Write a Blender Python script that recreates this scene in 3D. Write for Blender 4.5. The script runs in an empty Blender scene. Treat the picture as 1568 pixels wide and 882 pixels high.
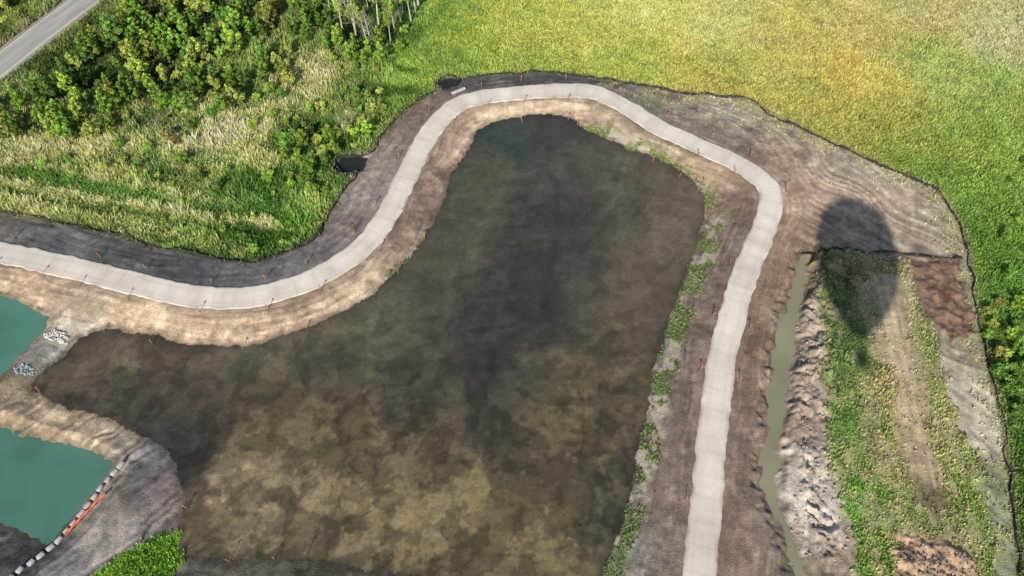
import bpy, math, numpy as np, random
from mathutils import Vector, Matrix
random.seed(5); R=np.random.default_rng(11)
scene=bpy.context.scene
H=85.0; PITCH=math.radians(57); S,C=math.sin(PITCH),math.cos(PITCH); F=1045.0
SUN_EL=math.radians(33); SUNH=(0.235,0.972)   # horizontal travel direction of light
# ------------------------------------------------------------ helpers
def gp(p,z=0.0):
    xi=(p[0]-784)/F; v=(p[1]-441)/F; t=(H-z)/(S+v*C)
    return (t*xi, t*(C-v*S))
def G(pts,z=0.0): return np.array([gp(p,z) for p in pts],dtype=np.float64)
def topx(X,Y,Z=0):
    dz=Z-H; d=Y*C-dz*S; u=Y*S+dz*C
    return 784+F*X/d, 441-F*u/d
def cr(P,n,closed=False):
    P=np.asarray(P); N=len(P); out=[]
    rng=range(N) if closed else range(N-1)
    for i in rng:
        if closed: a,b,c,d=P[(i-1)%N],P[i],P[(i+1)%N],P[(i+2)%N]
        else: a,b,c,d=P[max(i-1,0)],P[i],P[i+1],P[min(i+2,N-1)]
        for k in range(n):
            t=k/n
            out.append(0.5*((2*b)+(-a+c)*t+(2*a-5*b+4*c-d)*t*t+(-a+3*b-3*c+d)*t**3))
    if not closed: out.append(P[-1])
    return np.array(out)
TB=R.random((12,512,512)).astype(np.float32)
def vn(x,y,seed=0):
    T=TB[seed%12]; xf=np.floor(x); yf=np.floor(y)
    fx=(x-xf).astype(np.float32); fy=(y-yf).astype(np.float32)
    fx=fx*fx*(3-2*fx); fy=fy*fy*(3-2*fy)
    xi=xf.astype(np.int64)&511; yi=yf.astype(np.int64)&511; x1=(xi+1)&511; y1=(yi+1)&511
    return (T[yi,xi]*(1-fx)+T[yi,x1]*fx)*(1-fy)+(T[y1,xi]*(1-fx)+T[y1,x1]*fx)*fy
def fbm(x,y,sc,o=4,seed=0):
    a=0;w=1;tot=0
    ca,sa=math.cos(.6),math.sin(.6); x=x/sc+17.3*seed; y=y/sc+9.1*seed
    for k in range(o):
        a=a+w*vn(x,y,seed+k); tot+=w; w*=.55
        x,y=(x*ca-y*sa)*2.03+5.1,(x*sa+y*ca)*2.03+3.7
    return a/tot
def ss(a,b,x):
    t=np.clip((x-a)/(b-a),0,1); return t*t*(3-2*t)
def sdf(P,x,y):
    best=np.full(x.shape,1e12); ins=np.zeros(x.shape,bool); n=len(P)
    for i in range(n):
        ax,ay=P[i]; bx,by=P[(i+1)%n]; dx,dy=bx-ax,by-ay; L=dx*dx+dy*dy+1e-12
        px=x-ax; py=y-ay; t=np.clip((px*dx+py*dy)/L,0,1)
        best=np.minimum(best,(px-t*dx)**2+(py-t*dy)**2)
        if by!=ay:
            c=((ay>y)!=(by>y))&(x<(dx)*(y-ay)/(by-ay)+ax); ins^=c
    d=np.sqrt(best); return np.where(ins,-d,d)
def pdist(P,x,y,arc=False):
    best=np.full(x.shape,1e12); sa=np.zeros(x.shape); acc=0.0
    for i in range(len(P)-1):
        ax,ay=P[i]; bx,by=P[i+1]; dx,dy=bx-ax,by-ay; L=dx*dx+dy*dy+1e-12
        px=x-ax; py=y-ay; t=np.clip((px*dx+py*dy)/L,0,1)
        q=(px-t*dx)**2+(py-t*dy)**2
        if arc:
            m=q<best; sa=np.where(m,acc+t*math.sqrt(L),sa)
        best=np.minimum(best,q); acc+=math.sqrt(L)
    return (np.sqrt(best),sa) if arc else np.sqrt(best)
def lin(c):
    c=np.asarray(c,dtype=float)/255.0
    return np.where(c<=.04045,c/12.92,((c+.055)/1.055)**2.4)
def idw(L,x,y,z=0.0,k=3.0):
    num=np.zeros(x.shape+(3,)); den=np.zeros(x.shape)
    for (px,py,r,g,b) in L:
        gx,gy=gp((px,py),z); w=1.0/((x-gx)**2+(y-gy)**2+k)**2
        num+=w[...,None]*lin((r,g,b)); den+=w
    return num/den[...,None]
def desat(c,a):
    l=(c*np.array([.3,.6,.1])).sum(-1,keepdims=True); return c*(1-a)+l*a
# ------------------------------------------------------------ traced plan
PATH=[(-260,335),(-120,362),(-40,378),(0,386),(60,398),(130,414),(200,432),(270,448),(330,456),(390,453),(440,441),(490,421),(535,393),(570,362),(595,325),(620,275),(645,225),(668,190),(700,160),(740,148),(790,142),(850,138),(900,139),(930,148),(970,170),(1010,195),(1060,218),(1110,240),(1150,262),(1176,286),(1181,315),(1166,360),(1141,420),(1120,490),(1106,550),(1096,620),(1089,690),(1083,760),(1076,830),(1070,900),(1060,1000),(1050,1150)]
POND=[(745,192),(770,184),(800,180),(835,177),(870,180),(888,190),(905,205),(935,212),(965,228),(1000,243),(1040,262),(1068,280),(1080,300),(1078,330),(1070,370),(1055,410),(1040,450),(1022,500),(1005,560),(992,620),(980,680),(968,740),(950,800),(930,860),(915,930),(900,990),(800,920),(660,882),(600,872),(530,862),(470,852),(420,858),(350,862),(300,856),(280,840),(280,800),(287,765),(272,720),(262,695),(240,680),(200,655),(150,635),(100,620),(60,605),(45,590),(70,565),(100,545),(118,520),(150,505),(190,505),(240,515),(290,525),(340,527),(400,525),(450,510),(500,490),(540,470),(575,445),(600,420),(625,395),(645,370),(665,340),(680,300),(690,270),(705,245),(725,215)]
TEAL1=[(-120,430),(-60,440),(0,453),(40,460),(76,484),(62,510),(38,535),(12,568),(-20,590),(-120,610)]
TEAL2=[(-120,630),(-60,640),(0,655),(60,670),(130,685),(172,702),(180,714),(140,755),(100,800),(70,832),(40,818),(0,800),(-60,790),(-120,790)]
DITCH=[(1231,392,16),(1224,440,20),(1210,490,26),(1196,550,30),(1188,610,30),(1184,680,26),(1178,735,22),(1188,790,16),(1212,830,18),(1222,882,20),(1228,960,20)]
PUD1=[(520,243),(545,238),(563,243),(555,260),(530,264),(517,256)]
PUD2=[(672,126),(690,120),(708,122),(700,133),(680,135)]
BL=[(-260,285),(-100,308),(0,325),(60,335),(150,352),(240,378),(330,395),(385,402),(440,385),(490,357),(505,325),(530,285),(545,268),(528,268),(513,257),(516,242),(530,234),(566,234),(582,215),(605,185),(640,155),(668,138),(668,122),(690,113),(708,118)]
BR=[(760,114),(830,110),(900,116),(960,128),(1030,140),(1100,146),(1150,155),(1180,175),(1230,200),(1290,225),(1340,250),(1390,268),(1430,290),(1450,310),(1470,345),(1482,385),(1490,430),(1500,500),(1515,570),(1532,640),(1545,720),(1555,800),(1565,900),(1575,1000)]
RVEG=[(1256,388),(1330,388),(1388,402),(1398,440),(1425,500),(1440,560),(1455,620),(1470,650),(1500,690),(1515,740),(1518,800),(1528,900),(1530,960),(1330,960),(1312,870),(1300,810),(1280,750),(1270,680),(1264,600),(1256,500),(1250,430)]
RSTRIP=[(1345,425),(1385,430),(1392,470),(1395,530),(1408,600),(1422,660),(1432,710),(1442,770),(1425,790),(1400,765),(1385,690),(1368,620),(1352,540),(1342,480)]
RDARK=[(1390,398),(1466,394),(1480,450),(1492,520),(1455,525),(1430,500),(1405,455)]
RMOUND=[(1360,832),(1400,818),(1440,822),(1485,845),(1505,900),(1500,960),(1370,960),(1350,880)]
GRBL=[(120,900),(190,846),(240,818),(272,808),(280,830),(275,860),(250,900)]
ROAD=[(-220,230),(-120,165),(-40,127),(0,99),(60,52),(132,-2),(200,-52),(300,-115)]
WEED=[(905,198),(940,207),(990,232),(1050,268),(1086,300),(1092,350),(1075,405),(1048,465),(1028,530),(1008,600),(994,680),(972,755),(955,815),(938,870),(920,940)]
WEED2=[(596,428),(625,402),(648,376)]
CW=[(790,220,44,62,60),(760,260,72,72,56),(850,200,54,54,58),(900,240,70,68,60),(960,260,86,80,66),(1040,300,95,86,72),(820,290,68,64,58),(870,330,56,53,51),(740,320,72,70,58),(700,380,76,73,59),(800,400,54,52,52),(900,400,64,60,56),(980,340,84,78,66),(1020,350,102,93,78),(960,420,88,79,65),(1000,480,94,84,67),(830,480,53,51,50),(750,500,57,55,52),(650,460,68,66,57),(600,480,76,75,58),(560,540,82,78,59),(480,560,72,66,55),(400,540,82,78,59),(350,570,76,71,57),(250,530,79,68,57),(200,550,86,79,61),(130,580,88,77,64),(300,620,70,61,53),(400,600,92,83,60),(300,660,66,57,50),(400,680,106,93,65),(500,650,100,89,61),(620,580,68,63,52),(560,700,114,99,68),(660,700,96,84,60),(760,640,68,62,52),(870,570,90,83,58),(940,560,98,89,66),(880,640,98,91,58),(930,680,96,86,60),(700,780,132,115,78),(560,780,144,125,86),(450,760,138,121,90),(350,760,156,136,102),(330,820,146,131,93),(450,830,142,126,89),(600,840,136,118,79),(750,820,122,106,69),(850,830,116,103,68),(920,800,74,69,56),(960,700,84,75,62),(760,560,55,52,49),(830,700,88,79,59),(290,700,66,57,51)]
CV=[(700,60,122,152,44),(800,40,144,162,58),(900,60,146,160,66),(1000,80,142,156,66),(1100,40,158,166,90),(1200,60,156,159,80),(1250,150,146,150,67),(1310,110,172,163,68),(1340,60,162,156,86),(1440,30,156,158,100),(1400,80,132,156,74),(1450,110,136,158,78),(1540,60,160,170,114),(1540,150,126,155,68),(1500,220,118,147,56),(1400,200,132,147,58),(1300,190,136,145,62),(1420,270,108,136,48),(1500,320,98,136,46),(1540,400,86,126,40),(1545,600,86,118,44),(1550,700,78,114,40),(1100,120,142,149,66),(950,100,126,149,56),(660,90,104,134,48),(840,95,132,151,58),(1000,20,152,167,84),(1200,110,152,155,73),
 (60,200,120,135,78),(30,230,160,164,112),(150,220,152,160,95),(220,190,112,127,72),(230,240,142,156,86),(330,210,174,179,122),(400,180,152,162,100),(380,240,152,165,94),(300,280,142,152,80),(380,285,70,104,34),(460,200,88,114,48),(480,120,152,158,98),(440,60,108,128,66),(300,60,66,86,42),(150,100,60,82,36),(250,120,88,106,54),(350,110,108,130,64),(540,150,102,122,60),(600,160,88,118,44),(640,110,108,141,47),(500,260,82,114,44),(480,310,120,143,64),(440,350,88,124,46),(300,370,102,130,56),(370,370,54,90,26),(150,330,108,130,62),(0,290,110,136,62),(100,265,88,124,47),(220,290,88,124,47),(200,310,140,156,88),(60,310,140,154,86),(130,285,148,160,96),(330,320,136,153,84),(400,318,88,124,48),(20,30,98,118,56),(560,60,88,110,54),(660,10,120,148,52),(600,20,86,110,52)]
CI=[(60,440,172,149,123),(120,470,168,146,122),(200,480,184,161,131),(330,500,172,149,125),(450,480,160,137,114),(560,430,174,153,129),(620,350,136,116,101),(660,280,137,116,102),(700,210,157,134,114),(760,170,170,150,125),(850,155,176,156,132),(930,180,170,150,125),(1000,225,154,140,114),(1090,265,164,142,117),(1120,310,132,111,96),(1110,370,124,107,97),(1080,440,120,103,94),(1060,530,120,103,94),(1040,620,127,110,101),(1025,720,124,107,98),(1010,820,121,105,95),(965,830,136,131,120),
 (100,640,174,152,124),(20,620,158,138,114),(160,670,176,158,131),(190,690,150,138,122),(225,705,118,114,112),(250,740,116,105,99),(225,780,126,118,112),(150,830,152,145,139),(100,870,116,112,109),(30,850,80,80,82),(20,595,150,131,110),(60,615,160,138,113),(110,490,182,171,154),(130,510,148,133,117),(60,545,114,116,112),(340,875,90,84,76),(560,885,76,72,62)]
CO=[(1180,430,138,113,94),(1150,520,125,103,88),(1140,620,120,100,87),(1135,720,129,109,96),(1130,830,125,105,92),(980,155,104,99,94),(1050,180,124,112,103),(1100,160,162,153,136),(1170,185,154,147,129),(1150,215,132,116,105),(1200,235,155,134,117),(1250,240,163,146,127),(1230,300,170,144,122),(1350,300,171,149,129),(1430,340,165,150,130),(1340,262,163,155,137),(1220,360,154,129,108),(1250,500,175,158,140),(1225,600,168,149,133),(1215,650,158,138,121),(1240,720,180,169,155),(1250,800,183,172,159),(1200,860,132,116,102),(1290,850,147,130,114),(1480,570,163,152,130),(1500,620,179,172,152),(1530,800,139,142,112),(1510,500,137,138,105),
 (100,360,94,94,96),(200,385,84,84,86),(300,410,80,80,83),(400,420,94,92,94),(470,395,108,103,102),(520,350,122,113,109),(570,290,130,121,116),(560,262,147,134,125),(620,210,123,108,99),(650,160,117,103,95),(0,345,98,95,93),(740,124,90,86,86),(820,120,78,76,78),(900,126,82,79,79)]
CR=[(1300,440,90,108,68),(1280,520,86,106,64),(1300,560,100,124,68),(1310,640,98,128,64),(1300,780,100,142,58),(1330,450,150,152,112),(1345,600,154,151,105),(1430,560,128,143,88),(1415,480,118,135,78),(1470,680,136,148,92),(1490,760,115,140,70),(1360,700,150,149,104),(1340,820,110,136,64),(1450,800,128,136,88),(1450,620,136,142,92),(1520,850,122,142,76)]
CRS=[(1360,450,172,156,130),(1370,520,178,160,135),(1395,620,180,160,135),(1420,720,172,152,127),(1412,770,100,86,74)]
# ------------------------------------------------------------ terrain sheet
D=0.2; X0,X1,Y0,Y1=-108,108,10,128
def axis(a,b):
    core=np.arange(a,b+1e-6,D); ext=[];st=.6;v=0
    while v<4500: v+=st; st*=1.28; ext.append(v)
    ext=np.array(ext); return np.concatenate([a-ext[::-1],core,b+ext]),len(ext)
xs,nx=axis(X0,X1); ys,ny=axis(Y0,Y1)
X,Y=np.meshgrid(xs,ys); X=X.copy();Y=Y.copy()
near=(1-ss(150,400,np.hypot(X,Y-60)))
wa=fbm(X,Y,5,4,1)-.5; wb=fbm(X,Y,5,4,4)-.5
wc=fbm(X,Y,1.2,3,2)-.5; wd=fbm(X,Y,1.2,3,6)-.5
Xw=X+wa*1.6+wc*.9; Yw=Y+wb*1.6+wd*.9
path_g=cr(G(PATH,0.0),3)
dpath,arc=pdist(path_g,X,Y,True)
inner=sdf(np.vstack([path_g,G([(700,1300),(-400,1300),(-420,700)])]),X,Y)
pond_g=cr(G(POND,-1.2),2,True); dpond=sdf(pond_g,Xw,Yw)
dt1=sdf(G(TEAL1,-1.0),Xw,Yw); dt2=sdf(G(TEAL2,-1.0),Xw,Yw)
def strip_poly(L,z):
    a=np.array([gp((p[0]-p[2]/2,p[1]),z) for p in L]); b=np.array([gp((p[0]+p[2]/2,p[1]),z) for p in L]); return np.vstack([a,b[::-1]])
ditch_g=strip_poly(DITCH,-.8); ddit=sdf(ditch_g,X+wa*1.8+wc*2.0,Y+wb*1.8+wd*2.0)
dp1=sdf(G(PUD1,-.5),X+wc*.5,Y+wd*.5); dp2=sdf(G(PUD2,-.5),X+wc*.5,Y+wd*.5)
bl=G(BL); br=G(BR)
site=np.vstack([bl,br,G([(1600,1200),(-400,1200),(-500,300)])])
dsite=sdf(site,X+wc*.8,Y+wd*.8)
drv=sdf(G(RVEG),X+wa*2+wc*2.2,Y+wb*2+wd*2.2)
drs=sdf(G(RSTRIP),X+wa*3+wc*3,Y+wb*3+wd*3)
drd=sdf(G(RDARK),X+wa*2+wc*2.2,Y+wb*2+wd*2.2)
drm=sdf(G(RMOUND),X+wa*3+wc*3,Y+wb*3+wd*3)
dgb=sdf(G(GRBL,-.3),X+wc*.8,Y+wd*.8)
droad=pdist(G(ROAD),X,Y)
dweed=np.minimum(pdist(G(WEED,-.7),X,Y),pdist(G(WEED2,-.7),X,Y)+.6)
# heights
dp=np.maximum(dpath-2.5,0); dw=np.maximum(dpond,0)
r=dw/(dw+dp+1e-3)
hA=-1.2+1.2*np.maximum(ss(0,7,dw),ss(0,1,r))+.02*np.minimum(dw,1)
hA=np.where(dpond<0,-1.2-np.minimum(.7,-dpond*.14),hA)
def bank(d,lvl,wid,dep,sl=.25): return np.where(d<0,lvl-np.minimum(dep,-d*sl),lvl+(-lvl)*ss(0,wid,d)+0.01)
h=np.minimum(hA,bank(dt1,-1.0,4,1.0)); h=np.minimum(h,bank(dt2,-1.0,4.5,1.0))
h=np.minimum(h,bank(ddit,-.8,1.8,.4)); h=np.minimum(h,bank(dp1,-.5,1.2,.4)); h=np.minimum(h,bank(dp2,-.5,1.2,.4))
out=ss(-1,1,dsite)
land=ss(0,.8,np.minimum.reduce([dpond,dt1,dt2,ddit]))
flat=ss(2.1,3.0,dpath)*ss(3.2,4.5,droad)
fb=fbm(X,Y,1.6,5,3)-.5; fbig=fbm(X,Y,14,3,5)-.5
lumpx=ss(.3,1.2,ddit)*(1-ss(3.5,6.5,ddit))*(inner>0)*(dpath>8)*(X>gp((1195,600))[0])
rd_=fbm(X+wa*5+wc*.8,Y*.9+wb*5+wd*.8,1.7,5,7)
ridge=1-np.abs(2*rd_-1)*2.6
lv=ss(.35,.6,fbm(X,Y,4.5,3,6))
gull=1-np.abs(2*fbm(X*1.0+wa*4+wc,Y*.5+wb*4+wd,1.5,5,2)-1)*3
dmd=(1-ss(-.8,0,drm))
h=h+flat*land*(fb*.32+lumpx*(np.clip(ridge,-.4,1)*.62*lv+fb*.8)+dmd*(ss(0,-3,drm)*.5+np.clip(gull,-.6,1)*.35+fb*1.0)
   +(drd<0)*(.05+fb*.7+np.clip(gull,-.5,1)*.14)+ (drv<0)*.25+out*(fbig*.8+fb*.2)*near)
warpn=(fbm(X,Y,9,3,8)-.5)*3.0
brk=ss(.32,.55,fbm(X,Y,5,3,9))
tracks=vn((inner+warpn)*2.3,arc*.09,9)*.55+vn((inner+warpn*.5)*5.1,arc*.15,10)*.45
soilm=(1-out)*land*flat*(1-ss(14,24,dpath))*(drv>0)*(.35+.65*brk)
u1=X*.80+Y*.6+ (fbm(X,Y,13,2,2)-.5)*9; v1_=X*.6-Y*.8
cross=vn(u1*1.9,v1_*.07,4)
oz=(X>gp((1150,250))[0])*(inner>0)*ss(3,7,dpath)*(drv>0)
tracks=tracks*(1-.65*oz)+cross*.65*oz
tl=vn((X*.75-Y*.66+wa*3)*2.1,(X*.66+Y*.75)*.1,6); ol=(X<gp((290,700))[0])*(Y<gp((290,600))[1])*(dpath>9); tracks=tracks*(1-ol)+tl*ol
soilm=np.maximum(soilm,np.maximum(oz,ol)*(1-out)*land)
h=h+(tracks-.5)*.22*soilm
h=np.where(dpath<2.2,-.03,h)
h=np.where(droad<3.1,-.02,h)
# colours
Xi=X+wa*4+wc*2; Yi=Y+wb*4+wd*2
cveg=idw(CV,Xi,Yi); cin=idw(CI,Xi,Yi); cout=idw(CO,Xi,Yi)
f1=fbm(X,Y,2.2,5,2); f2=fbm(X,Y,.7,3,5); f3=fbm(X,Y,6,4,9)
isleft=(X<gp((640,120))[0])
vt=(.70+.60*f2)*(.72+.56*f1)
ua=X*.97-Y*.22; va=X*.22+Y*.97
pb=fbm(ua*.45+wa*4,va+wb*4,3.0,5,7)
pale_m=ss(.50,.57,pb)*isleft; green_m=(1-ss(.40,.47,pb))*isleft
cveg=cveg*(1+.24*pale_m[...,None]*np.array([1.15,1.05,.8]))*(1-.42*green_m[...,None]*np.array([1.1,.75,1.1]))
pf=fbm(X+wa*5,Y+wb*5,4.5,5,3)
fm=ss(.46,.58,pf)*(~isleft); cveg=cveg*(1+fm[...,None]*np.array([.14,.04,.08]))
cveg=cveg*vt[...,None]
hue=(f3-.5)
cveg=cveg*np.stack([1+hue*.35,1+hue*.08,1-hue*.15],-1)
cveg=desat(cveg,.08)
soil=np.where((inner<0)[...,None],cin,cout)
soil=desat(soil,.12)
st=(1+(tracks-.5)*.85*soilm)*(.72+.56*f2)*(.74+.52*f1)
soil=soil*st[...,None]
pale=ss(.56,.66,fbm(X,Y,1.7,4,10))*.3
soil=soil*(1+pale[...,None])
dkp=ss(.54,.64,fbm(X,Y,3.4,5,8))*.25; soil=soil*(1-dkp[...,None])
lip=np.exp(-((dpond-1.5-wa*2)/.5)**2)*(inner<0)*(X<gp((760,300))[0])*ss(.35,.6,f1)
soil=soil*(1+.4*lip[...,None])
dm=np.minimum.reduce([dpond,dt1,dt2,ddit])
damp=1-ss(.1,1.2,dm+wc*1.6)
soil=soil*(1-.34*damp[...,None])
col=soil*(1-out[...,None])+cveg*out[...,None]
veg=out*ss(3.6,4.4,droad)
edge=np.exp(-((dsite+1.2)/1.5)**2)*(X>gp((900,130),0)[0])
em=edge*ss(.42,.6,fbm(X,Y,1.5,4,8))
col=col*(1-.6*em[...,None])+lin((158,160,115))*.9*.6*em[...,None]; veg=np.maximum(veg,em*.6)
def blob(px,py,rx,ry):
    gx,gy=gp((px,py)); return np.exp(-(((X-gx)/rx)**2+((Y-gy)/ry)**2))
wm=(blob(1120,165,9,2.5)+blob(1190,190,8,2.5)+blob(1030,152,6,1.5)+blob(1380,275,7,2)+blob(1455,360,2,5))*ss(.4,.6,f1)
wm=np.clip(wm,0,1)*(dsite<0); col=col*(1-.6*wm[...,None])+lin((140,150,108))*.6*wm[...,None]; veg=np.maximum(veg,wm*.5)
# right veg zone
crv=idw(CR,Xi,Yi)*vt[...,None]; crs=idw(CRS,Xi,Yi)*(.7+.6*f2)[...,None]
pr=fbm(X*1.4,Y*.6,2.2,5,9); drybare=ss(.52,.59,pr)
crv=crv*(1-.5*drybare[...,None])+lin((164,153,122))*.5*drybare[...,None]*(.7+.6*f2[...,None])
m=(1-ss(-.8,.8,drv)); col=col*(1-m[...,None])+crv*m[...,None]; veg=np.maximum(veg,m*(1-.6*drybare))
tr2=1+.6*(vn((X+Y*-.12)*2.6,Y*.08,3)-.5)
m=(1-ss(-1.2,1.5,drs))*(.75+.25*ss(.35,.5,f1)); col=col*(1-m[...,None])+(crs*tr2[...,None])*m[...,None]; veg=veg*(1-m*.93)
m=(1-ss(-.5,.5,drd)); cd=lin((118,96,82))*(.45+1.1*f2)[...,None]*(.8+.4*ss(-.2,.8,gull))[...,None]; col=col*(1-m[...,None])+cd*m[...,None]; veg=veg*(1-m)
m=(1-ss(-.5,.5,drm)); cd=lin((172,146,122))*(.5+1.0*f2)[...,None]*(.75+.5*ss(-.2,.8,gull))[...,None]; col=col*(1-m[...,None])+cd*m[...,None]; veg=veg*(1-m)
m=(1-ss(-.4,.4,dgb)); cd=lin((104,142,46))*vt[...,None]; col=col*(1-m[...,None])+cd*m[...,None]; veg=np.maximum(veg,m)
# weeds strip on the bank
wn=fbm(X,Y,1.4,4,11); m=(1-ss(1.0,2.2,dweed+wc*1.8))*ss(.30,.44,wn)*(dpond>.1)
wcol=np.where((fbm(X,Y,2.6,3,4)>.44)[...,None],lin((98,122,68)),lin((170,164,146)))
col=col*(1-.8*m[...,None])+wcol*.8*m[...,None]; veg=np.maximum(veg,m*(wcol[...,0]<.3)*.85)
# bottoms
Xp=X+wa*5+wc*3; Yp=Y+wb*5+wd*3
cp=idw(CW,Xp,Yp,-1.4,2.0)
lowm=ss(62,25,Y)
n1=fbm(X,Y,3.6,7,1); n2=fbm(X,Y,1.1,4,6); n3=fbm(X+wa*4,Y+wb*4,1.9,6,10)
n4=fbm(X*.8+wa*2,Y*1.4,.9,4,3)
mot=1.14-(.14+.34*lowm)*ss(.505,.54,n1)*(.5+1.0*n2)
mot=mot*(1-(.14+.24*lowm)*ss(.53,.57,n3))*(1+.14*ss(.47,.42,n3))*(.84+.32*n2)*(1-(.10+.12*lowm)*ss(.54,.60,n4))
def stripes(px,py,rx,ry,per,ang,amp):
    gx,gy=gp((px,py),-1.4); a=math.radians(ang); q=(-(X-gx)*math.sin(a)+(Y-gy)*math.cos(a))+wa*2.0; pz=(X-gx)*math.cos(a)+(Y-gy)*math.sin(a)
    g=np.exp(-(((X-gx)/rx)**2+((Y-gy)/ry)**2)**2)
    return 1-amp*g*ss(.5,.75,vn(q*2.0/per,pz*.16,7))*ss(.3,.6,n2+.1*wa)
mot=mot*stripes(800,320,4.5,11,1.5,8,.4)*stripes(760,470,6,14,1.6,6,.35)*stripes(880,640,4,7,1.6,-3,.45)*stripes(960,300,8,10,1.5,60,.3)*stripes(930,520,5,12,1.8,10,.35)*stripes(600,680,14,10,1.8,30,.25)*stripes(450,780,12,7,1.5,70,.25)
for (a,b,w,k) in [((790,250),(700,420),1.0,1.25),((700,420),(560,560),1.2,1.2),((860,270),(835,520),.8,.7),((900,560),(890,880),.3,.7),((660,520),(720,600),.5,.75),((560,600),(480,860),.3,.78),((930,560),(905,860),.3,.75),((770,540),(960,300),.4,.8),((200,560),(560,500),1.3,1.22),((560,500),(690,300),1.3,1.15),((650,540),(860,830),.3,.82),((520,560),(530,860),.25,.8),((700,560),(980,600),.3,.85),((720,480),(700,300),.3,.82)]:
    dd=pdist(G([a,b],-1.4),X+wa*4,Y+wb*4); mot=mot*(1+(k-1)*np.exp(-(dd/w)**2))
cp=desat(cp,.15)*mot[...,None]*1.36
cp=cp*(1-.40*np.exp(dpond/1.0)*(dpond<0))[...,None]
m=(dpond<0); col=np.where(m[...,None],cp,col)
sh=lambda d:(1-ss(-3,0,d))[...,None]
teal=lin((60,110,104))
for d in (dt1,dt2):
    ct=teal*sh(d)+lin((150,140,100))*(1-sh(d)); col=np.where((d<0)[...,None],ct,col)
col=np.where((ddit<0)[...,None],lin((120,118,88)),col)
for d in (dp1,dp2): col=np.where((d<0)[...,None],lin((50,56,54)),col)
for d in (dpond,dt1,dt2,ddit,dp1,dp2): veg=np.where(d<.1,0,veg)
veg=np.where(dpath<2.4,0,veg)
lowg=np.ones(X.shape)
for (L,w,rgb,lo) in [([(-60,254),(60,268),(240,300),(400,330),(480,338)],1.3,(66,108,36),.5),([(-60,270),(60,288),(240,318),(420,348)],.7,(178,182,122),1.2),([(-60,282),(60,302),(240,334),(400,362)],.7,(74,100,46),.4),([(-60,300),(80,320),(240,355),(380,385)],.8,(155,165,100),1.0),([(-60,240),(60,252),(200,280),(330,305)],.8,(165,174,112),1.1),([(560,120),(640,60),(690,0)],1.2,(80,112,42),.6),([(330,300),(360,270),(400,275),(430,300)],2.0,(64,100,32),.5),([(330,365),(400,375)],1.8,(50,88,26),.5),([(20,215),(120,228),(200,222)],1.6,(174,179,118),1.1),([(280,225),(340,205),(400,190)],2.0,(176,181,124),1.1),([(470,120),(500,115)],1.5,(176,181,124),1.1)]:
    dd=pdist(cr(G(L),3),X+wc*2.5+wa*2,Y+wd*2.5+wb*2); m=np.exp(-(dd/w)**2)*.8*(dsite>0)*(.5+.5*ss(.35,.5,f1)); col=col*(1-m[...,None])+lin(rgb)*vt[...,None]*1.15*m[...,None]; lowg=lowg*(1-m)+lo*m
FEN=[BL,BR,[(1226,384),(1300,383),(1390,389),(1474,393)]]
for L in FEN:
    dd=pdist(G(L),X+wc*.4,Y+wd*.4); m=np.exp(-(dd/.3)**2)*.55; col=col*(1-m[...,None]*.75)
dr=ss(3.2,5.0,droad)
col=np.where((droad<6)[...,None],col*dr[...,None]+lin((150,145,125))*(1-dr[...,None])*(.8+.4*f2[...,None]),col)
fade=near[...,None]; col=col*fade+lin((125,142,68))*(1-fade)*(.7+.6*f3[...,None])
KA=1.07
col=np.clip(col*KA,0.004,.8)

def mkmesh(name,V,Fc,colr=None,mat=None,smooth=False,link=True):
    me=bpy.data.meshes.new(name); V=np.asarray(V,dtype=np.float32); Fc=np.asarray(Fc,dtype=np.int32)
    k=Fc.shape[1]; n=len(Fc)
    me.vertices.add(len(V)); me.vertices.foreach_set('co',V.ravel())
    me.loops.add(n*k); me.loops.foreach_set('vertex_index',Fc.ravel())
    me.polygons.add(n); me.polygons.foreach_set('loop_start',np.arange(0,n*k,k,dtype=np.int32))
    me.polygons.foreach_set('loop_total',np.full(n,k,dtype=np.int32))
    if smooth: me.polygons.foreach_set('use_smooth',np.ones(n,bool))
    me.update(calc_edges=True)
    if colr is not None:
        a=me.color_attributes.new('Col','FLOAT_COLOR','POINT')
        cc=np.ones((len(V),4),np.float32); cc[:,:3]=colr; a.data.foreach_set('color',cc.ravel())
    if mat: me.materials.append(mat)
    if not link: return me
    ob=bpy.data.objects.new(name,me); scene.collection.objects.link(ob); return ob
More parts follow.
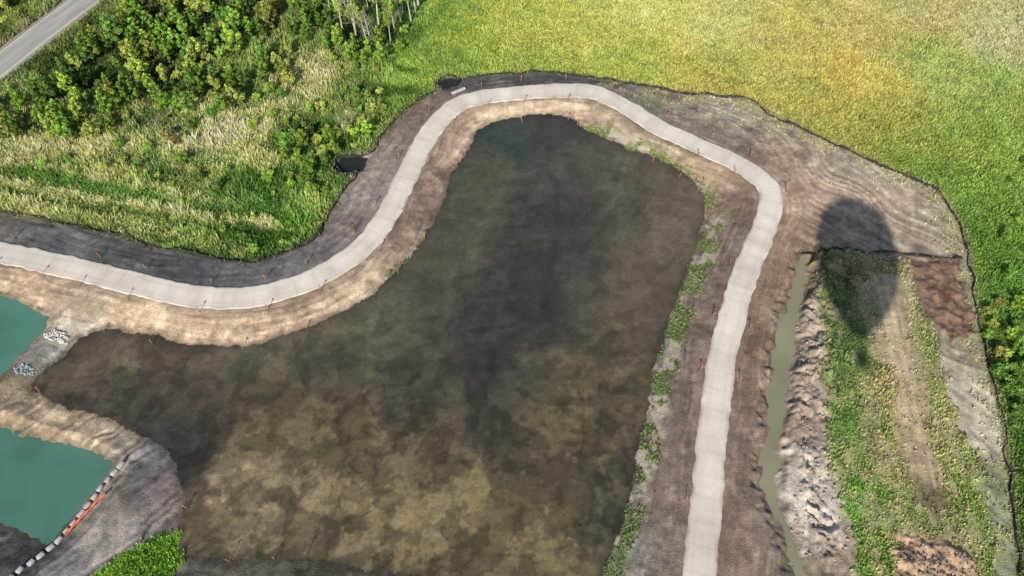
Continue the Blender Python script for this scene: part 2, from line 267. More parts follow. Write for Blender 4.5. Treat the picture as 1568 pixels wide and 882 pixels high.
# ------------------------------------------------------------ materials
def newmat(name):
    m=bpy.data.materials.new(name); m.use_nodes=True; nt=m.node_tree; nt.nodes.clear(); return m,nt,nt.nodes,nt.links
def vcmat(name,scales=((3.0,.5),(14.,.5)),bump=.3,rough=.95,transl=0,objrand=0,bscale=6.0,diffuse=False):
    m,nt,N,L=newmat(name); o=N.new('ShaderNodeOutputMaterial')
    at=N.new('ShaderNodeAttribute'); at.attribute_name='Col'; cur=at.outputs['Color']
    tc=N.new('ShaderNodeNewGeometry')
    for (s,a) in scales:
        nz=N.new('ShaderNodeTexNoise'); nz.inputs['Scale'].default_value=s; nz.inputs['Detail'].default_value=3
        L.new(tc.outputs['Position'],nz.inputs['Vector'])
        mr=N.new('ShaderNodeMapRange'); mr.inputs['From Min'].default_value=.3; mr.inputs['From Max'].default_value=.7
        mr.inputs['To Min'].default_value=1-a/2; mr.inputs['To Max'].default_value=1+a/2; L.new(nz.outputs['Fac'],mr.inputs['Value'])
        mx=N.new('ShaderNodeVectorMath'); mx.operation='SCALE'; L.new(cur,mx.inputs[0]); L.new(mr.outputs[0],mx.inputs['Scale']); cur=mx.outputs[0]
    if objrand:
        oi=N.new('ShaderNodeObjectInfo'); hs=N.new('ShaderNodeHueSaturation')
        a=N.new('ShaderNodeMapRange'); a.inputs['To Min'].default_value=.475; a.inputs['To Max'].default_value=.51; L.new(oi.outputs['Random'],a.inputs['Value']); L.new(a.outputs[0],hs.inputs['Hue'])
        w=N.new('ShaderNodeMath'); w.operation='MULTIPLY'; w.inputs[1].default_value=7.31; L.new(oi.outputs['Random'],w.inputs[0])
        fr=N.new('ShaderNodeMath'); fr.operation='FRACT'; L.new(w.outputs[0],fr.inputs[0])
        b=N.new('ShaderNodeMapRange'); b.inputs['To Min'].default_value=1-objrand; b.inputs['To Max'].default_value=1+objrand; L.new(fr.outputs[0],b.inputs['Value']); L.new(b.outputs[0],hs.inputs['Value'])
        L.new(cur,hs.inputs['Color']); cur=hs.outputs['Color']
    if diffuse: d=N.new('ShaderNodeBsdfDiffuse'); L.new(cur,d.inputs['Color'])
    else:
        d=N.new('ShaderNodeBsdfPrincipled'); d.inputs['Roughness'].default_value=rough; d.inputs['Specular IOR Level'].default_value=.15; L.new(cur,d.inputs['Base Color'])
    if bump:
        nz=N.new('ShaderNodeTexNoise'); nz.inputs['Scale'].default_value=bscale; nz.inputs['Detail'].default_value=4; L.new(tc.outputs['Position'],nz.inputs['Vector'])
        bp=N.new('ShaderNodeBump'); bp.inputs['Strength'].default_value=bump; bp.inputs['Distance'].default_value=.15; L.new(nz.outputs['Fac'],bp.inputs['Height']); L.new(bp.outputs[0],d.inputs['Normal'])
        if name=='ground_soil':
            # silt settled under water is smooth: fade the bump below the water line
            sx=N.new('ShaderNodeSeparateXYZ'); L.new(tc.outputs['Position'],sx.inputs[0])
            mz=N.new('ShaderNodeMapRange'); mz.inputs['From Min'].default_value=-1.45; mz.inputs['From Max'].default_value=-1.15; mz.inputs['To Min'].default_value=.12; mz.inputs['To Max'].default_value=bump
            L.new(sx.outputs['Z'],mz.inputs['Value']); L.new(mz.outputs[0],bp.inputs['Strength'])
    sh=d.outputs[0]
    if transl:
        t=N.new('ShaderNodeBsdfTranslucent'); L.new(cur,t.inputs['Color']); x=N.new('ShaderNodeMixShader'); x.inputs[0].default_value=transl
        L.new(sh,x.inputs[1]); L.new(t.outputs[0],x.inputs[2]); sh=x.outputs[0]
    L.new(sh,o.inputs[0]); return m
def simple(name,rgb,rough=.8,var=.3,sc=8,metal=0):
    m,nt,N,L=newmat(name); o=N.new('ShaderNodeOutputMaterial'); d=N.new('ShaderNodeBsdfPrincipled'); d.inputs['Roughness'].default_value=rough; d.inputs['Metallic'].default_value=metal
    nz=N.new('ShaderNodeTexNoise'); nz.inputs['Scale'].default_value=sc; nz.inputs['Detail'].default_value=4
    g=N.new('ShaderNodeNewGeometry'); L.new(g.outputs['Position'],nz.inputs['Vector'])
    r_=N.new('ShaderNodeValToRGB'); r_.color_ramp.elements[0].position=.3; r_.color_ramp.elements[1].position=.7
    r_.color_ramp.elements[0].color=(*[c*(1-var) for c in rgb],1); r_.color_ramp.elements[1].color=(*[min(1,c*(1+var)) for c in rgb],1)
    L.new(nz.outputs['Fac'],r_.inputs[0]); L.new(r_.outputs[0],d.inputs['Base Color']); L.new(d.outputs[0],o.inputs[0]); return m
def watermat(name,rgb,mixf,tint=(.98,.98,.96)):
    m,nt,N,L=newmat(name); o=N.new('ShaderNodeOutputMaterial')
    t=N.new('ShaderNodeBsdfTransparent'); t.inputs[0].default_value=(*tint,1)
    d=N.new('ShaderNodeBsdfDiffuse'); 
    g=N.new('ShaderNodeNewGeometry'); nz=N.new('ShaderNodeTexNoise'); nz.inputs['Scale'].default_value=.12; nz.inputs['Detail'].default_value=3; L.new(g.outputs['Position'],nz.inputs['Vector'])
    r_=N.new('ShaderNodeValToRGB'); r_.color_ramp.elements[0].position=.35; r_.color_ramp.elements[1].position=.65
    r_.color_ramp.elements[0].color=(*[c*.85 for c in rgb],1); r_.color_ramp.elements[1].color=(*[c*1.15 for c in rgb],1); L.new(nz.outputs['Fac'],r_.inputs[0]); L.new(r_.outputs[0],d.inputs[0])
    x=N.new('ShaderNodeMixShader'); x.inputs[0].default_value=mixf; L.new(t.outputs[0],x.inputs[1]); L.new(d.outputs[0],x.inputs[2])
    gl=N.new('ShaderNodeBsdfGlossy'); gl.inputs['Roughness'].default_value=.06
    # Schlick reflectance, the same from above and below the surface
    lw=N.new('ShaderNodeLayerWeight'); lw.inputs['Blend'].default_value=.5
    pw=N.new('ShaderNodeMath'); pw.operation='POWER'; L.new(lw.outputs['Facing'],pw.inputs[0]); pw.inputs[1].default_value=5
    ma=N.new('ShaderNodeMath'); ma.operation='MULTIPLY_ADD'; L.new(pw.outputs[0],ma.inputs[0]); ma.inputs[1].default_value=.95; ma.inputs[2].default_value=.025
    y=N.new('ShaderNodeMixShader'); L.new(ma.outputs[0],y.inputs[0]); L.new(x.outputs[0],y.inputs[1]); L.new(gl.outputs[0],y.inputs[2]); L.new(y.outputs[0],o.inputs[0]); return m
mg=vcmat('ground_soil',scales=((2.0,.25),(7.,.5)),bump=.8)
ml=vcmat('grass_blades',scales=(),bump=0,transl=.3,diffuse=True)
mt=vcmat('tree_foliage',scales=(),bump=0,transl=.25,objrand=.34,diffuse=True)
mc=vcmat('concrete_surface',scales=((2.,.10),(20.,.14)),bump=.12,rough=.85)
# ------------------------------------------------------------ build terrain
NY,NX=X.shape
V=np.stack([X,Y,h],-1).reshape(-1,3)
ii=np.arange(NY*NX).reshape(NY,NX)
Fq=np.stack([ii[:-1,:-1],ii[:-1,1:],ii[1:,1:],ii[1:,:-1]],-1).reshape(-1,4)
mkmesh('ground',V,Fq,col.reshape(-1,3),mg,True)
def samp(A,x,y):
    i=np.clip(np.rint((x-X0)/D).astype(int)+nx,0,NX-1); j=np.clip(np.rint((y-Y0)/D).astype(int)+ny,0,NY-1); return A[j,i]
# ------------------------------------------------------------ water sheets
def water(name,dfield,z,mat,lim=1.0,step=3):
    idy=np.arange(ny,NY-ny,step); idx=np.arange(nx,NX-nx,step)
    idy=np.concatenate([np.arange(0,ny),idy]); idx=np.concatenate([np.arange(0,nx),idx,np.arange(NX-nx,NX)])
    sd=dfield[np.ix_(idy,idx)]; xx=X[np.ix_(idy,idx)]; yy=Y[np.ix_(idy,idx)]
    k=(sd<lim); cell=k[:-1,:-1]|k[1:,1:]|k[1:,:-1]|k[:-1,1:]
    I=np.arange(xx.size).reshape(xx.shape)
    q=np.stack([I[:-1,:-1],I[:-1,1:],I[1:,1:],I[1:,:-1]],-1)[cell]
    u,inv=np.unique(q,return_inverse=True)
    VV=np.stack([xx.ravel()[u],yy.ravel()[u],np.full(len(u),z)],-1)
    return mkmesh(name,VV,inv.reshape(-1,4),None,mat)
water('pond_water',dpond,-1.2,watermat('pond_water_mat',tuple(lin((84,84,78))),.17))  # milky grey diffuse share also stands in for reflected sky
mteal=watermat('teal_water_mat',tuple(lin((80,128,116))*1.05),.78)
water('settling_pond_water',dt1,-1.0,mteal); water('settling_pond_water',dt2,-1.0,mteal)
water('ditch_water',ddit,-.8,watermat('ditch_water_mat',tuple(lin((150,150,124))),.75),.5,2)
mdk=watermat('puddle_mat',tuple(lin((50,56,56))),.5)
water('puddle_water',dp1,-.5,mdk,.5,2); water('puddle_water',dp2,-.5,mdk,.5,2)
# ------------------------------------------------------------ ribbons: path + road
def resample(P,st):
    seg=np.hypot(*np.diff(P,axis=0).T); s=np.concatenate([[0],np.cumsum(seg)]); t=np.arange(0,s[-1],st)
    return np.stack([np.interp(t,s,P[:,0]),np.interp(t,s,P[:,1])],-1),t
def ribbon(name,P,half,z,colf,mat,st=.35,nc=16,jit=.12,skirt=.12):
    Q,t=resample(P,st); T=np.gradient(Q,axis=0); T/=np.linalg.norm(T,axis=1)[:,None]+1e-9; Nn=np.stack([-T[:,1],T[:,0]],-1)
    u=np.linspace(-1,1,nc+1); u=np.concatenate([[-1.03],u,[1.03]]); zz=np.full(len(u),z); zz[0]=zz[-1]=z-skirt
    el=(vn(t/1.3,t*0+3,2)-.5)*jit*2+(vn(t/.5,t*0+7,3)-.5)*jit; er=(vn(t/1.3,t*0+13,4)-.5)*jit*2+(vn(t/.5,t*0+17,5)-.5)*jit
    W=half*u[None,:]+np.where(u[None,:]<0,-el[:,None]*np.abs(u),er[:,None]*np.abs(u))
    VV=np.zeros((len(t),len(u),3)); VV[...,:2]=Q[:,None,:]+Nn[:,None,:]*W[...,None]; VV[...,2]=zz[None,:]
    cc=colf(t[:,None]+0*u[None,:],u[None,:]*half+0*t[:,None])
    I=np.arange(VV.shape[0]*VV.shape[1]).reshape(VV.shape[:2]); q=np.stack([I[:-1,:-1],I[1:,:-1],I[1:,1:],I[:-1,1:]],-1).reshape(-1,4)
    return mkmesh(name,VV.reshape(-1,3),q,cc.reshape(-1,3),mat)
def pathcol(s,w):
    b=lin((212,206,196))
    k=(.84+.20*vn(s/2.2+w*.05,w*.15,1)+.14*vn(s/.9,w*.5,2))
    k=k*(1-.15*np.exp(-((np.abs(w)-.95)/.3)**2)*vn(s/6,w*.3,5))
    k=k*(1-.07*(np.mod(s,3.0)<.3))
    e=np.clip(ss(1.2,1.9,np.abs(w))*vn(s/1.6,w*0,6)*.7+ss(.6,.8,vn(s/9,w*.5,8))*.18*vn(s/1.5,w,9),0,1)
    return (b*k[...,None])*(1-e[...,None])+lin((152,136,120))*e[...,None]
Pp=cr(G(PATH,.05),8)
ribbon('concrete_path',Pp,1.88,.05,pathcol,mc,jit=.13)
ribbon('asphalt_road',cr(G(ROAD,.05),8),3.0,.05,lambda s,w: lin((168,164,160))*(.85+.3*vn(s/5,w*1.5,3))[...,None]*(1-.12*np.exp(-((np.abs(w)-1.5)/.4)**2))[...,None],mc,jit=.03)
mwhite=simple('road_paint',(.75,.75,.72),.6,.1)
for off in (-2.7,2.7):
    Q,t=resample(cr(G(ROAD,.05),8),.6); T=np.gradient(Q,axis=0); T/=np.linalg.norm(T,axis=1)[:,None]; Nn=np.stack([-T[:,1],T[:,0]],-1)
    VV=np.zeros((len(t),2,3)); VV[:,0,:2]=Q+Nn*(off-.07); VV[:,1,:2]=Q+Nn*(off+.07); VV[...,2]=.058
    I=np.arange(len(t)*2).reshape(-1,2); mkmesh('road_edge_line',VV.reshape(-1,3),np.stack([I[:-1,0],I[1:,0],I[1:,1],I[:-1,1]],-1),None,mwhite)
# ------------------------------------------------------------ grass masses
def grass(name,x,y,hh,cc,nb=5,wid=.14):
    n=len(x); z=samp(h,x,y)
    a=R.random((n,nb))*6.283; ln=R.random((n,nb))*.75+.15; hs=hh[:,None]*(.55+.75*R.random((n,nb)))
    bx=x[:,None]+(R.random((n,nb))-.5)*.34; by=y[:,None]+(R.random((n,nb))-.5)*.34
    w=wid*(.6+.8*R.random((n,nb)))
    ca,sa=np.cos(a),np.sin(a)
    V=np.zeros((n,nb,3,3))
    V[:,:,0]=np.stack([bx-sa*w,by+ca*w,z[:,None]-.03+0*bx],-1); V[:,:,1]=np.stack([bx+sa*w,by-ca*w,z[:,None]-.03+0*bx],-1)
    V[:,:,2]=np.stack([bx+ca*ln*hs,by+sa*ln*hs,z[:,None]+hs],-1)
    br_=(.65+.7*R.random((n,nb)))
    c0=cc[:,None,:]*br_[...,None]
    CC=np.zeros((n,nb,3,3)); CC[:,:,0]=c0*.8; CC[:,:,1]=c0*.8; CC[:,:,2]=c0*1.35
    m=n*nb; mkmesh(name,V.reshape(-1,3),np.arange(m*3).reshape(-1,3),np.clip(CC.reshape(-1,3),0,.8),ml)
sp=.35
gx,gy=np.meshgrid(np.arange(X0,X1,sp),np.arange(Y0+2,Y1,sp)); gx=gx.ravel()+R.uniform(-.17,.17,gx.size); gy=gy.ravel()+R.uniform(-.17,.17,gy.size)
pxx,pyy=topx(gx,gy); kp=(pxx>-60)&(pxx<1630)&(pyy>-40)&(pyy<930); gx=gx[kp];gy=gy[kp]
vv=samp(veg,gx,gy); kp=R.random(len(gx))<vv*1.05; gx=gx[kp];gy=gy[kp]
pxx,pyy=topx(gx,gy)
cc=desat(samp(col,gx,gy),.08)*np.array([1.84,1.66,1.68])
cl1=fbm(gx,gy,2.2,4,3)
hgt=.2+1.0*np.clip(cl1-.3,0,1)**1.2+.1*R.random(len(gx))
insite=samp(dsite,gx,gy)<0
field=(~insite)&(pxx>610+ (80-pyy)*.3); left=(~insite)&~field
lg=samp(lowg,gx,gy); pbs=samp(pale_m,gx,gy)
hgt=np.where(left,hgt*(1.0+1.1*pbs)*lg,hgt*.8); hgt=np.where(insite,hgt*.8,hgt)
grass('meadow_grass',gx[left],gy[left],hgt[left],cc[left]); grass('crop_field_plants',gx[field],gy[field],hgt[field],cc[field]); grass('bank_weeds',gx[insite],gy[insite],hgt[insite],cc[insite])
# ------------------------------------------------------------ trees
def tube(P,r0,r1,n=6):
    P=np.array(P,float); V=[];Fa=[]; k=len(P)
    for i,p in enumerate(P):
        t=P[min(i+1,k-1)]-P[max(i-1,0)]; t/=np.linalg.norm(t)+1e-9
        a=np.cross(t,[.3,.9,.1]); a/=np.linalg.norm(a)+1e-9; b=np.cross(t,a); rr=r0+(r1-r0)*i/(k-1)
        for j in range(n): V.append(p+rr*(a*math.cos(j*6.283/n)+b*math.sin(j*6.283/n)))
    for i in range(k-1):
        for j in range(n): Fa.append([i*n+j,i*n+(j+1)%n,(i+1)*n+(j+1)%n,(i+1)*n+j])
    return np.array(V),np.array(Fa)
def tree_mesh(name,Ht,Wd,nleaf,leafc,bark,seed,base=.12,shape=1.0,lsz=.17,bare=False):
    r=np.random.default_rng(seed); Vs=[];Fs=[];Cs=[];off=0
    def add(V,Fa,c):
        nonlocal off
        Vs.append(V);Fs.append(Fa+off);Cs.append(c if np.ndim(c)==2 else np.tile(c,(len(V),1)));off+=len(V)
    bend=r.normal(0,.04*Ht,2)
    tr=[np.array([bend[0]*t*t,bend[1]*t*t,-.1+t*Ht*.93]) for t in np.linspace(0,1,7)]
    V_,F_=tube(tr,.022*Ht+.02,.01,7); add(V_,F_,np.array(bark))
    tips=[]
    nl=14 if not bare else 18
    for i in range(nl):
        t=base+(.93-base)*(i+.5)/nl; p=np.array([bend[0]*t*t,bend[1]*t*t,t*Ht*.93]); a=i*2.4+r.normal(0,.4)
        prof=math.sin(min(1,max(.05,(1-t)/(1-base)))**shape*2.2)*.5+.12
        L=Wd*.75*prof*r.uniform(.7,1.25); d=np.array([math.cos(a),math.sin(a),r.uniform(.5,1.1)]); e=p+d*L*np.array([1,1,.8])
        V_,F_=tube([p,(p+e)/2+r.normal(0,.05,3)*L,e],.010*Ht*(1.1-t)+.012,.008,4); add(V_,F_,np.array(bark))
        tips.append((e*.75+p*.25,L)); tips.append((e,L*.7))
        if bare:
            for q in range(3):
                s_=p+(e-p)*r.uniform(.4,.9); e2=s_+r.normal(0,.35,3)*L+np.array([0,0,L*.4]); V_,F_=tube([s_,e2],.02,.008,3); add(V_,F_,np.array(bark))
    tips.append((tr[-1],Wd*.18))
    if nleaf:
        tip=np.array([t[0] for t in tips]); rad=np.array([max(.22,t[1]*.55) for t in tips])
        w=rad**1.6; w/=w.sum(); k=r.choice(len(tip),nleaf,p=w)
        dr_=r.normal(0,1,(nleaf,3)); dr_/=np.linalg.norm(dr_,axis=1)[:,None]; rr=r.random(nleaf)**.4
        P=tip[k]+dr_*(rad[k]*rr)[:,None]*np.array([1,1,.85])
        nrm=dr_*.6+r.normal(0,.5,(nleaf,3))+np.array([0,0,.5]); nrm/=np.linalg.norm(nrm,axis=1)[:,None]
        a=np.cross(nrm,r.normal(0,1,(nleaf,3))); a/=np.linalg.norm(a,axis=1)[:,None]; b=np.cross(nrm,a)
        s_=(lsz*(.6+.8*r.random(nleaf)))[:,None]
        Q=np.stack([P-a*s_,P-b*s_*.55,P+a*s_,P+b*s_*.55],1)
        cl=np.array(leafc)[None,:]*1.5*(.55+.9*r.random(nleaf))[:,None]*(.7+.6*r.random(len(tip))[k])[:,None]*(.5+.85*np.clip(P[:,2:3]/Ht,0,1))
        yl=r.random(nleaf)[:,None]**3; cl=cl*(1+yl*np.array([.35,.15,.1]))
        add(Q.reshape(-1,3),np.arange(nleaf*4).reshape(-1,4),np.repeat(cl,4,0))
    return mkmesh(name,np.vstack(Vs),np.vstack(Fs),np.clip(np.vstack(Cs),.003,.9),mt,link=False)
G1=lin((112,144,60)); G2=lin((92,126,58)); G3=lin((138,152,80)); BK=(.16,.12,.09); BW=(.6,.57,.52)
PT=[tree_mesh('tree_mesh',5.6,2.3,1800,G1,BK,1,shape=1.3),tree_mesh('tree_mesh',6.8,2.1,1800,G2,BK,2,shape=1.1),tree_mesh('tree_mesh',4.8,2.4,1700,G3,BK,3,shape=1.4),tree_mesh('tree_mesh',6.4,2.4,1600,G1*.85,BK,4,shape=1.2),tree_mesh('tree_mesh',5.4,1.9,1800,G2*1.1,BK,8,shape=1.3)]
PBR=tree_mesh('tree_mesh',4.0,2.0,800,lin((112,106,66)),BK,5)
PBI=[tree_mesh('birch_mesh',10.0,2.5,850,G3*.9,BW,6,base=.45,lsz=.15),tree_mesh('birch_mesh',9.0,2.3,700,G1,BW,7,base=.5,lsz=.15)]
PS=[tree_mesh('shrub_mesh',1.9,2.2,1200,G2,BK,21,base=.02,shape=.6,lsz=.13),tree_mesh('shrub_mesh',2.4,2.4,1300,G1,BK,22,base=.02,shape=.6,lsz=.13),tree_mesh('shrub_mesh',1.5,2.0,1000,G3*.95,BK,23,base=.02,shape=.5,lsz=.12)]
PD=tree_mesh('dead_mesh',5.0,3.0,0,G1,(.56,.52,.46),31,base=.2,bare=True)
def place(me,name,x,y,sc):
    o=bpy.data.objects.new(name,me); scene.collection.objects.link(o)
    o.location=(x,y,float(samp(h,np.array([x]),np.array([y]))[0])-.03); o.rotation_euler=(random.gauss(0,.06),random.gauss(0,.06),random.random()*6.28); s_=sc*random.uniform(.85,1.15); o.scale=(s_*random.uniform(.78,1.15),s_*random.uniform(.78,1.15),s_)
def inpoly(P,x,y): return sdf(P,np.array([x]),np.array([y]))[0]<0
allp=[]
def scatter(poly,n,md,meshes,name,s0,s1):
    P=G(poly); mn=P.min(0); mx=P.max(0); c=0
    for _ in range(n*25):
        x=random.uniform(mn[0],mx[0]); y=random.uniform(mn[1],mx[1])
        if c>=n: break
        if not inpoly(P,x,y) or any((x-a)**2+(y-b)**2<md*md for a,b in allp): continue
        if samp(droad,np.array([x]),np.array([y]))[0]<5.5: continue
        allp.append((x,y)); c+=1; place(random.choice(meshes),name,x,y,random.uniform(s0,s1))
scatter([(0,215),(-60,225),(-60,180),(60,125),(130,80),(190,35),(240,-50),(420,-50),(430,60),(380,95),(300,110),(250,120),(215,160),(190,215),(120,225),(60,210)],205,1.75,PT+PT+PS,'deciduous_tree',.5,1.2)
scatter([(215,120),(330,100),(420,70),(460,90),(440,150),(380,170),(330,180),(240,190)],40,2.3,PT+PS,'deciduous_tree',.5,.95)
scatter([(420,-50),(500,-50),(530,80),(440,90)],26,2.2,PT,'deciduous_tree',.55,1.0)
scatter([(480,-60),(650,-60),(640,50),(600,75),(540,60),(490,20)],40,1.8,PBI,'birch_tree',.75,1.05)
scatter([(520,50),(620,50),(615,100),(560,120),(500,110)],16,2.2,PT+PS,'deciduous_tree',.5,.8)
scatter([(430,200),(520,140),(600,140),(588,192),(560,225),(508,240),(500,310),(450,300),(430,240)],50,1.7,PS+[PT[0]],'shrub',.4,1.0)
scatter([(0,-30),(90,-30),(30,25),(0,45),(-60,80)],14,2.5,PS+PT,'deciduous_tree',.5,.9)
scatter([(1505,470),(1620,440),(1620,700),(1555,690),(1530,600),(1510,530)],30,2.0,PS,'shrub',.6,1.1)
scatter([(1530,250),(1600,230),(1600,440),(1520,430)],9,3.0,PS,'shrub',.4,.8)
scatter([(200,170),(440,130),(430,300),(330,300),(60,260),(60,220)],30,3,PS,'shrub',.3,.75)
scatter([(150,320),(480,330),(470,370),(380,392),(300,380)],10,3,PS,'shrub',.3,.5)
for p,m,n,s_ in [((247,205),PD,'dead_tree',.7),((528,205),PD,'dead_tree',1.1),((540,192),PD,'dead_tree',.8),((262,215),PBR,'deciduous_tree',.8),((275,222),PBR,'deciduous_tree',.6),((570,70),PD,'dead_tree',1.6),((545,50),PD,'dead_tree',1.6),((175,150),PBR,'deciduous_tree',1.0)]:
    x,y=gp(p); place(m,n,x,y,s_)
# ------------------------------------------------------------ silt fences
mf=simple('silt_fence_fabric',(.018,.018,.02),.8,.3); mw=simple('stake_wood',(.35,.25,.15),.8,.3); mo=simple('orange_marking',(.75,.14,.05),.6,.1)
def box(cx,cy,z0,z1,sx,sy,rot=0):
    ca,sa=math.cos(rot),math.sin(rot); v=[]
    for z in (z0,z1):
        for (a,b) in ((-1,-1),(1,-1),(1,1),(-1,1)): v.append((cx+a*sx*ca-b*sy*sa,cy+a*sx*sa+b*sy*ca,z))
    return v,[[0,3,2,1],[4,5,6,7],[0,1,5,4],[1,2,6,5],[2,3,7,6],[3,0,4,7]]
def fence(L,ht=.5,name='silt_fence'):
    Q,t=resample(cr(G(L,.2),5),.5); z=samp(h,Q[:,0],Q[:,1]); wob=(vn(t*1.0,t*0+2,1)-.5)*.25
    T=np.gradient(Q,axis=0); T/=np.linalg.norm(T,axis=1)[:,None]+1e-9; Nn=np.stack([-T[:,1],T[:,0]],-1)
    Q=Q+Nn*((vn(t/2.5,t*0+9,7)-.5)*.9)[:,None]
    k=len(t); VV=np.zeros((k,4,3)); top=Q+Nn*wob[:,None]
    hv=ht*(.35+.75*vn(t/1.7,t*0+5,4))
    VV[:,0,:2]=Q; VV[:,0,2]=z-.1; VV[:,1,:2]=top; VV[:,1,2]=z+hv; VV[:,2,:2]=top+Nn*.05; VV[:,2,2]=z+hv; VV[:,3,:2]=Q+Nn*.05; VV[:,3,2]=z-.1
    I=np.arange(k*4).reshape(-1,4); q=np.concatenate([np.stack([I[:-1,a],I[1:,a],I[1:,a+1],I[:-1,a+1]],-1) for a in range(3)])
    Vl=[VV.reshape(-1,3)];Fl=[q];Ml=[np.zeros(len(q),int)];o=k*4
    for i in range(0,k,5):
        v,f=box(top[i,0],top[i,1],z[i]-.1,z[i]+ht+.25,.03,.03); Vl.append(np.array(v));Fl.append(np.array(f)+o);o+=8;Ml.append(np.ones(6,int))
    ob=mkmesh(name,np.vstack(Vl),np.vstack(Fl),None,mf); ob.data.materials.append(mw); ob.data.polygons.foreach_set('material_index',np.concatenate(Ml).astype(np.int32))
fence(BL); fence([(708,118)]+BR); fence(FEN[2],.4)
# ------------------------------------------------------------ survey stakes
v1,f1_=box(0,0,-.1,1.0,.035,.035); v2,f2_=box(0,0,1.0,1.35,.05,.05); v3,f3_=box(.12,0,1.12,1.3,.1,.01)
vs=np.array(v1+v2+v3); fs=np.array(f1_+[[a+8 for a in f] for f in f2_]+[[a+16 for a in f] for f in f3_])
sm=mkmesh('survey_stake_mesh',vs,fs,None,mw,link=False); sm.materials.append(mo); sm.polygons.foreach_set('material_index',np.array([0]*6+[1]*12,dtype=np.int32))
def stake(x,y):
    o=bpy.data.objects.new('survey_stake',sm); scene.collection.objects.link(o); o.location=(x,y,float(samp(h,np.array([x]),np.array([y]))[0])); o.rotation_euler=(random.gauss(0,.08),random.gauss(0,.08),random.random()*6)
Q,t=resample(Pp,1.0); T=np.gradient(Q,axis=0); T/=np.linalg.norm(T,axis=1)[:,None]
d=6
while d<len(t)-5:
    for sgn in (-1,1):
        if random.random()<.7:
            w=2.5+random.uniform(0,.3); stake(Q[d,0]-T[d,1]*w*sgn,Q[d,1]+T[d,0]*w*sgn)
    d+=random.randint(7,11)
for p in [(232,525),(372,533),(650,365),(705,248),(870,182),(884,190),(1075,282),(1040,270),(610,418),(160,508),(470,503),(286,778),(420,856),(470,848),(352,860),(60,600),(800,186),(1000,246)]:
    stake(*gp(p,-1.0))
# ------------------------------------------------------------ rocks
mr=simple('limestone_rock',(.55,.54,.5),.85,.25,4); mrg=simple('blue_grey_rock',(.3,.33,.37),.85,.3,4)
import bmesh
def rocks(name,pts,mat,s0,s1):
    Vl=[];Fl=[];o=0
    bm=bmesh.new(); bmesh.ops.create_icosphere(bm,subdivisions=1,radius=1); bv=np.array([v.co[:] for v in bm.verts]); bf=np.array([[v.index for v in f.verts] for f in bm.faces]); bm.free()
    for (x,y) in pts:
        s_=s0+(s1-s0)*random.random()**2.2; q=bv*(1+R.normal(0,.2,(len(bv),1)))*s_*R.uniform(.6,1.3,3)
        z=float(samp(h,np.array([x]),np.array([y]))[0])+s_*.15; Vl.append(q+np.array([x,y,z]));Fl.append(bf+o);o+=len(bv)
    mkmesh(name,np.vstack(Vl),np.vstack(Fl),None,mat)
def rp(poly,n,z=-.5):
    P=G(poly,z); mn=P.min(0);mx=P.max(0);o=[]
    while len(o)<n:
        x=random.uniform(mn[0],mx[0]);y=random.uniform(mn[1],mx[1])
        if inpoly(P,x,y): o.append((x,y))
    return o
rocks('riprap_rocks',rp([(66,510),(84,504),(102,510),(100,524),(82,522),(68,516)],220),mr,.07,.26)
rocks('riprap_rocks',rp([(18,560),(32,555),(50,562),(46,571),(24,570)],120),mrg,.07,.24)
rocks('gravel_weir',rp([(34,552),(60,530),(96,526),(88,545),(66,562),(48,572)],350),simple('tan_gravel',(.32,.3,.26),.9,.35,6),.03,.09)
rocks('dirt_clods',rp([(1222,470),(1250,470),(1262,640),(1300,820),(1300,870),(1210,870),(1212,780),(1225,700),(1222,600)],500,0),simple('dry_clay',(.38,.31,.26),.95,.3,5),.04,.22)
rocks('dirt_clods',rp([(1365,835),(1400,820),(1480,845),(1500,900),(1360,900)],320,0.3),simple('brown_clay',(.32,.24,.18),.95,.3,5),.05,.2)
rocks('field_stones',rp([(950,150),(1180,170),(1440,300),(1470,380),(1260,370),(1220,280)],160,0),mr,.04,.11)
# ------------------------------------------------------------ block wall with orange boom
L=[(186,712),(170,727),(150,752),(120,790),(92,822),(60,850),(30,878),(0,905)]
Q,t=resample(cr(G(L,-.4),6),1.15); T=np.gradient(Q,axis=0)
Vl=[];Fl=[];o=0
for i in range(len(Q)):
    a=math.atan2(T[i,1],T[i,0])+random.gauss(0,.08); z=float(samp(h,Q[i:i+1,0],Q[i:i+1,1])[0])
    bm=bmesh.new(); bmesh.ops.create_cube(bm,size=1); bmesh.ops.bevel(bm,geom=bm.edges[:],offset=.08,segments=1,affect='EDGES')
    bmesh.ops.triangulate(bm,faces=bm.faces[:])
    bm.verts.index_update(); bv=np.array([v.co[:] for v in bm.verts])*np.array([random.uniform(.7,1.05),.5,.5]); bf=np.array([[v.index for v in f.verts] for f in bm.faces]); bm.free()
    ca,sa=math.cos(a),math.sin(a); q=bv@np.array([[ca,sa,0],[-sa,ca,0],[0,0,1]])+np.array([Q[i,0]+random.gauss(0,.06),Q[i,1]+random.gauss(0,.06),z+.22]); Vl.append(q);Fl.append(bf+o);o+=len(bv)
mkmesh('concrete_block_row',np.vstack(Vl),np.vstack(Fl),None,simple('block_concrete',(.45,.45,.42),.85,.2,3))
Qb,tb=resample(cr(G([(163,757),(150,768),(128,790),(112,806),(97,822)],-.2),5),.3)
P3=[(q[0],q[1],float(samp(h,np.array([q[0]]),np.array([q[1]]))[0])+.55+.06*math.sin(i*1.7)) for i,q in enumerate(Qb)]
V_,F_=tube(P3,.15,.15,8); mkmesh('orange_silt_boom',V_,F_,None,mo,True)
P3=[(*gp((692,143),.3),.3),(*gp((712,135),.3),.3)]
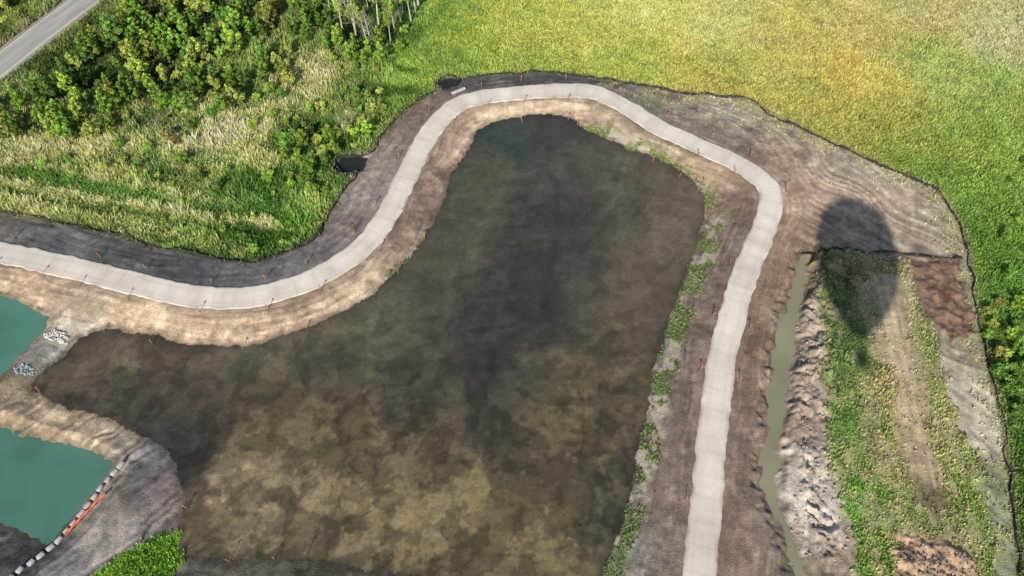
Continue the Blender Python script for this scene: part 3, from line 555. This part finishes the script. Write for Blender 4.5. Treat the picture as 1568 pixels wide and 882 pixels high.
V_,F_=tube(P3,.3,.3,12); mkmesh('culvert_pipe',V_,F_,None,simple('pipe_concrete',(.4,.4,.38),.8,.15,3),True)
# ------------------------------------------------------------ unseen balloon-shaped blocker, added to cast the domed shadow on the site
def lathe(prof,n,cx,cy,cz):
    V_=[];F_=[]
    for (r_,z) in prof:
        for j in range(n): V_.append((cx+r_*math.cos(j*6.283185/n),cy+r_*math.sin(j*6.283185/n),cz+z))
    for i in range(len(prof)-1):
        for j in range(n): F_.append([i*n+j,i*n+(j+1)%n,(i+1)*n+(j+1)%n,(i+1)*n+j])
    return np.array(V_),np.array(F_)
bx,by=gp((1312,402)); tt=112; cx,cy,cz=bx-SUNH[0]*tt,by-SUNH[1]*tt,tt*math.tan(SUN_EL)
root=bpy.data.objects.new('shadow_caster_balloon',None); scene.collection.objects.link(root)
V_,F_=lathe([(.05,7.2),(2.2,6.8),(4.3,5.8),(5.6,4.2),(6.1,2.4),(6.1,.6),(5.8,-1.4),(4.9,-3.4),(3.5,-5.4),(1.9,-7.2),(1.2,-7.8)],32,cx,cy,cz)
e=mkmesh('caster_envelope',V_,F_,None,simple('caster_fabric',(.5,.08,.06),.6,.1,.5),True); e.parent=root
v,f=box(cx,cy,cz-11.2,cz-10.1,.8,.6); e=mkmesh('caster_basket',v,f,None,mw); e.parent=root
for sx in (-1,1):
    for sy in (-1,1):
        V_,F_=tube([(cx+sx*.78,cy+sy*.58,cz-10.1),(cx+sx*.8,cy+sy*.8,cz-7.8)],.02,.02,4); e=mkmesh('caster_line',V_,F_,None,mf); e.parent=root
# ------------------------------------------------------------ light, sky, camera
w=bpy.data.worlds.new('World'); scene.world=w; w.use_nodes=True; nt=w.node_tree; bg=nt.nodes['Background']; sk=nt.nodes.new('ShaderNodeTexSky'); sk.sky_type='NISHITA'; sk.sun_disc=False
sk.sun_elevation=SUN_EL; sk.sun_rotation=math.atan2(-SUNH[0],-SUNH[1])%(2*math.pi); nt.links.new(sk.outputs[0],bg.inputs[0]); bg.inputs[1].default_value=.11
sl=bpy.data.lights.new('sun','SUN'); sl.energy=5.0; sl.angle=math.radians(.5); sl.color=(1,.925,.79); so=bpy.data.objects.new('sun',sl); scene.collection.objects.link(so)
Ld=Vector((SUNH[0]*math.cos(SUN_EL),SUNH[1]*math.cos(SUN_EL),-math.sin(SUN_EL))); so.rotation_euler=Ld.to_track_quat('-Z','Y').to_euler()
cam=bpy.data.cameras.new('camera'); cam.lens=24.0*1045/1045.33; cam.sensor_width=36; cam.clip_end=12000; co=bpy.data.objects.new('camera',cam); scene.collection.objects.link(co)
co.location=(0,0,H); co.rotation_euler=(math.pi/2-PITCH,0,0); scene.camera=co
scene.view_settings.view_transform='Standard'; scene.view_settings.look='None'; scene.view_settings.exposure=0
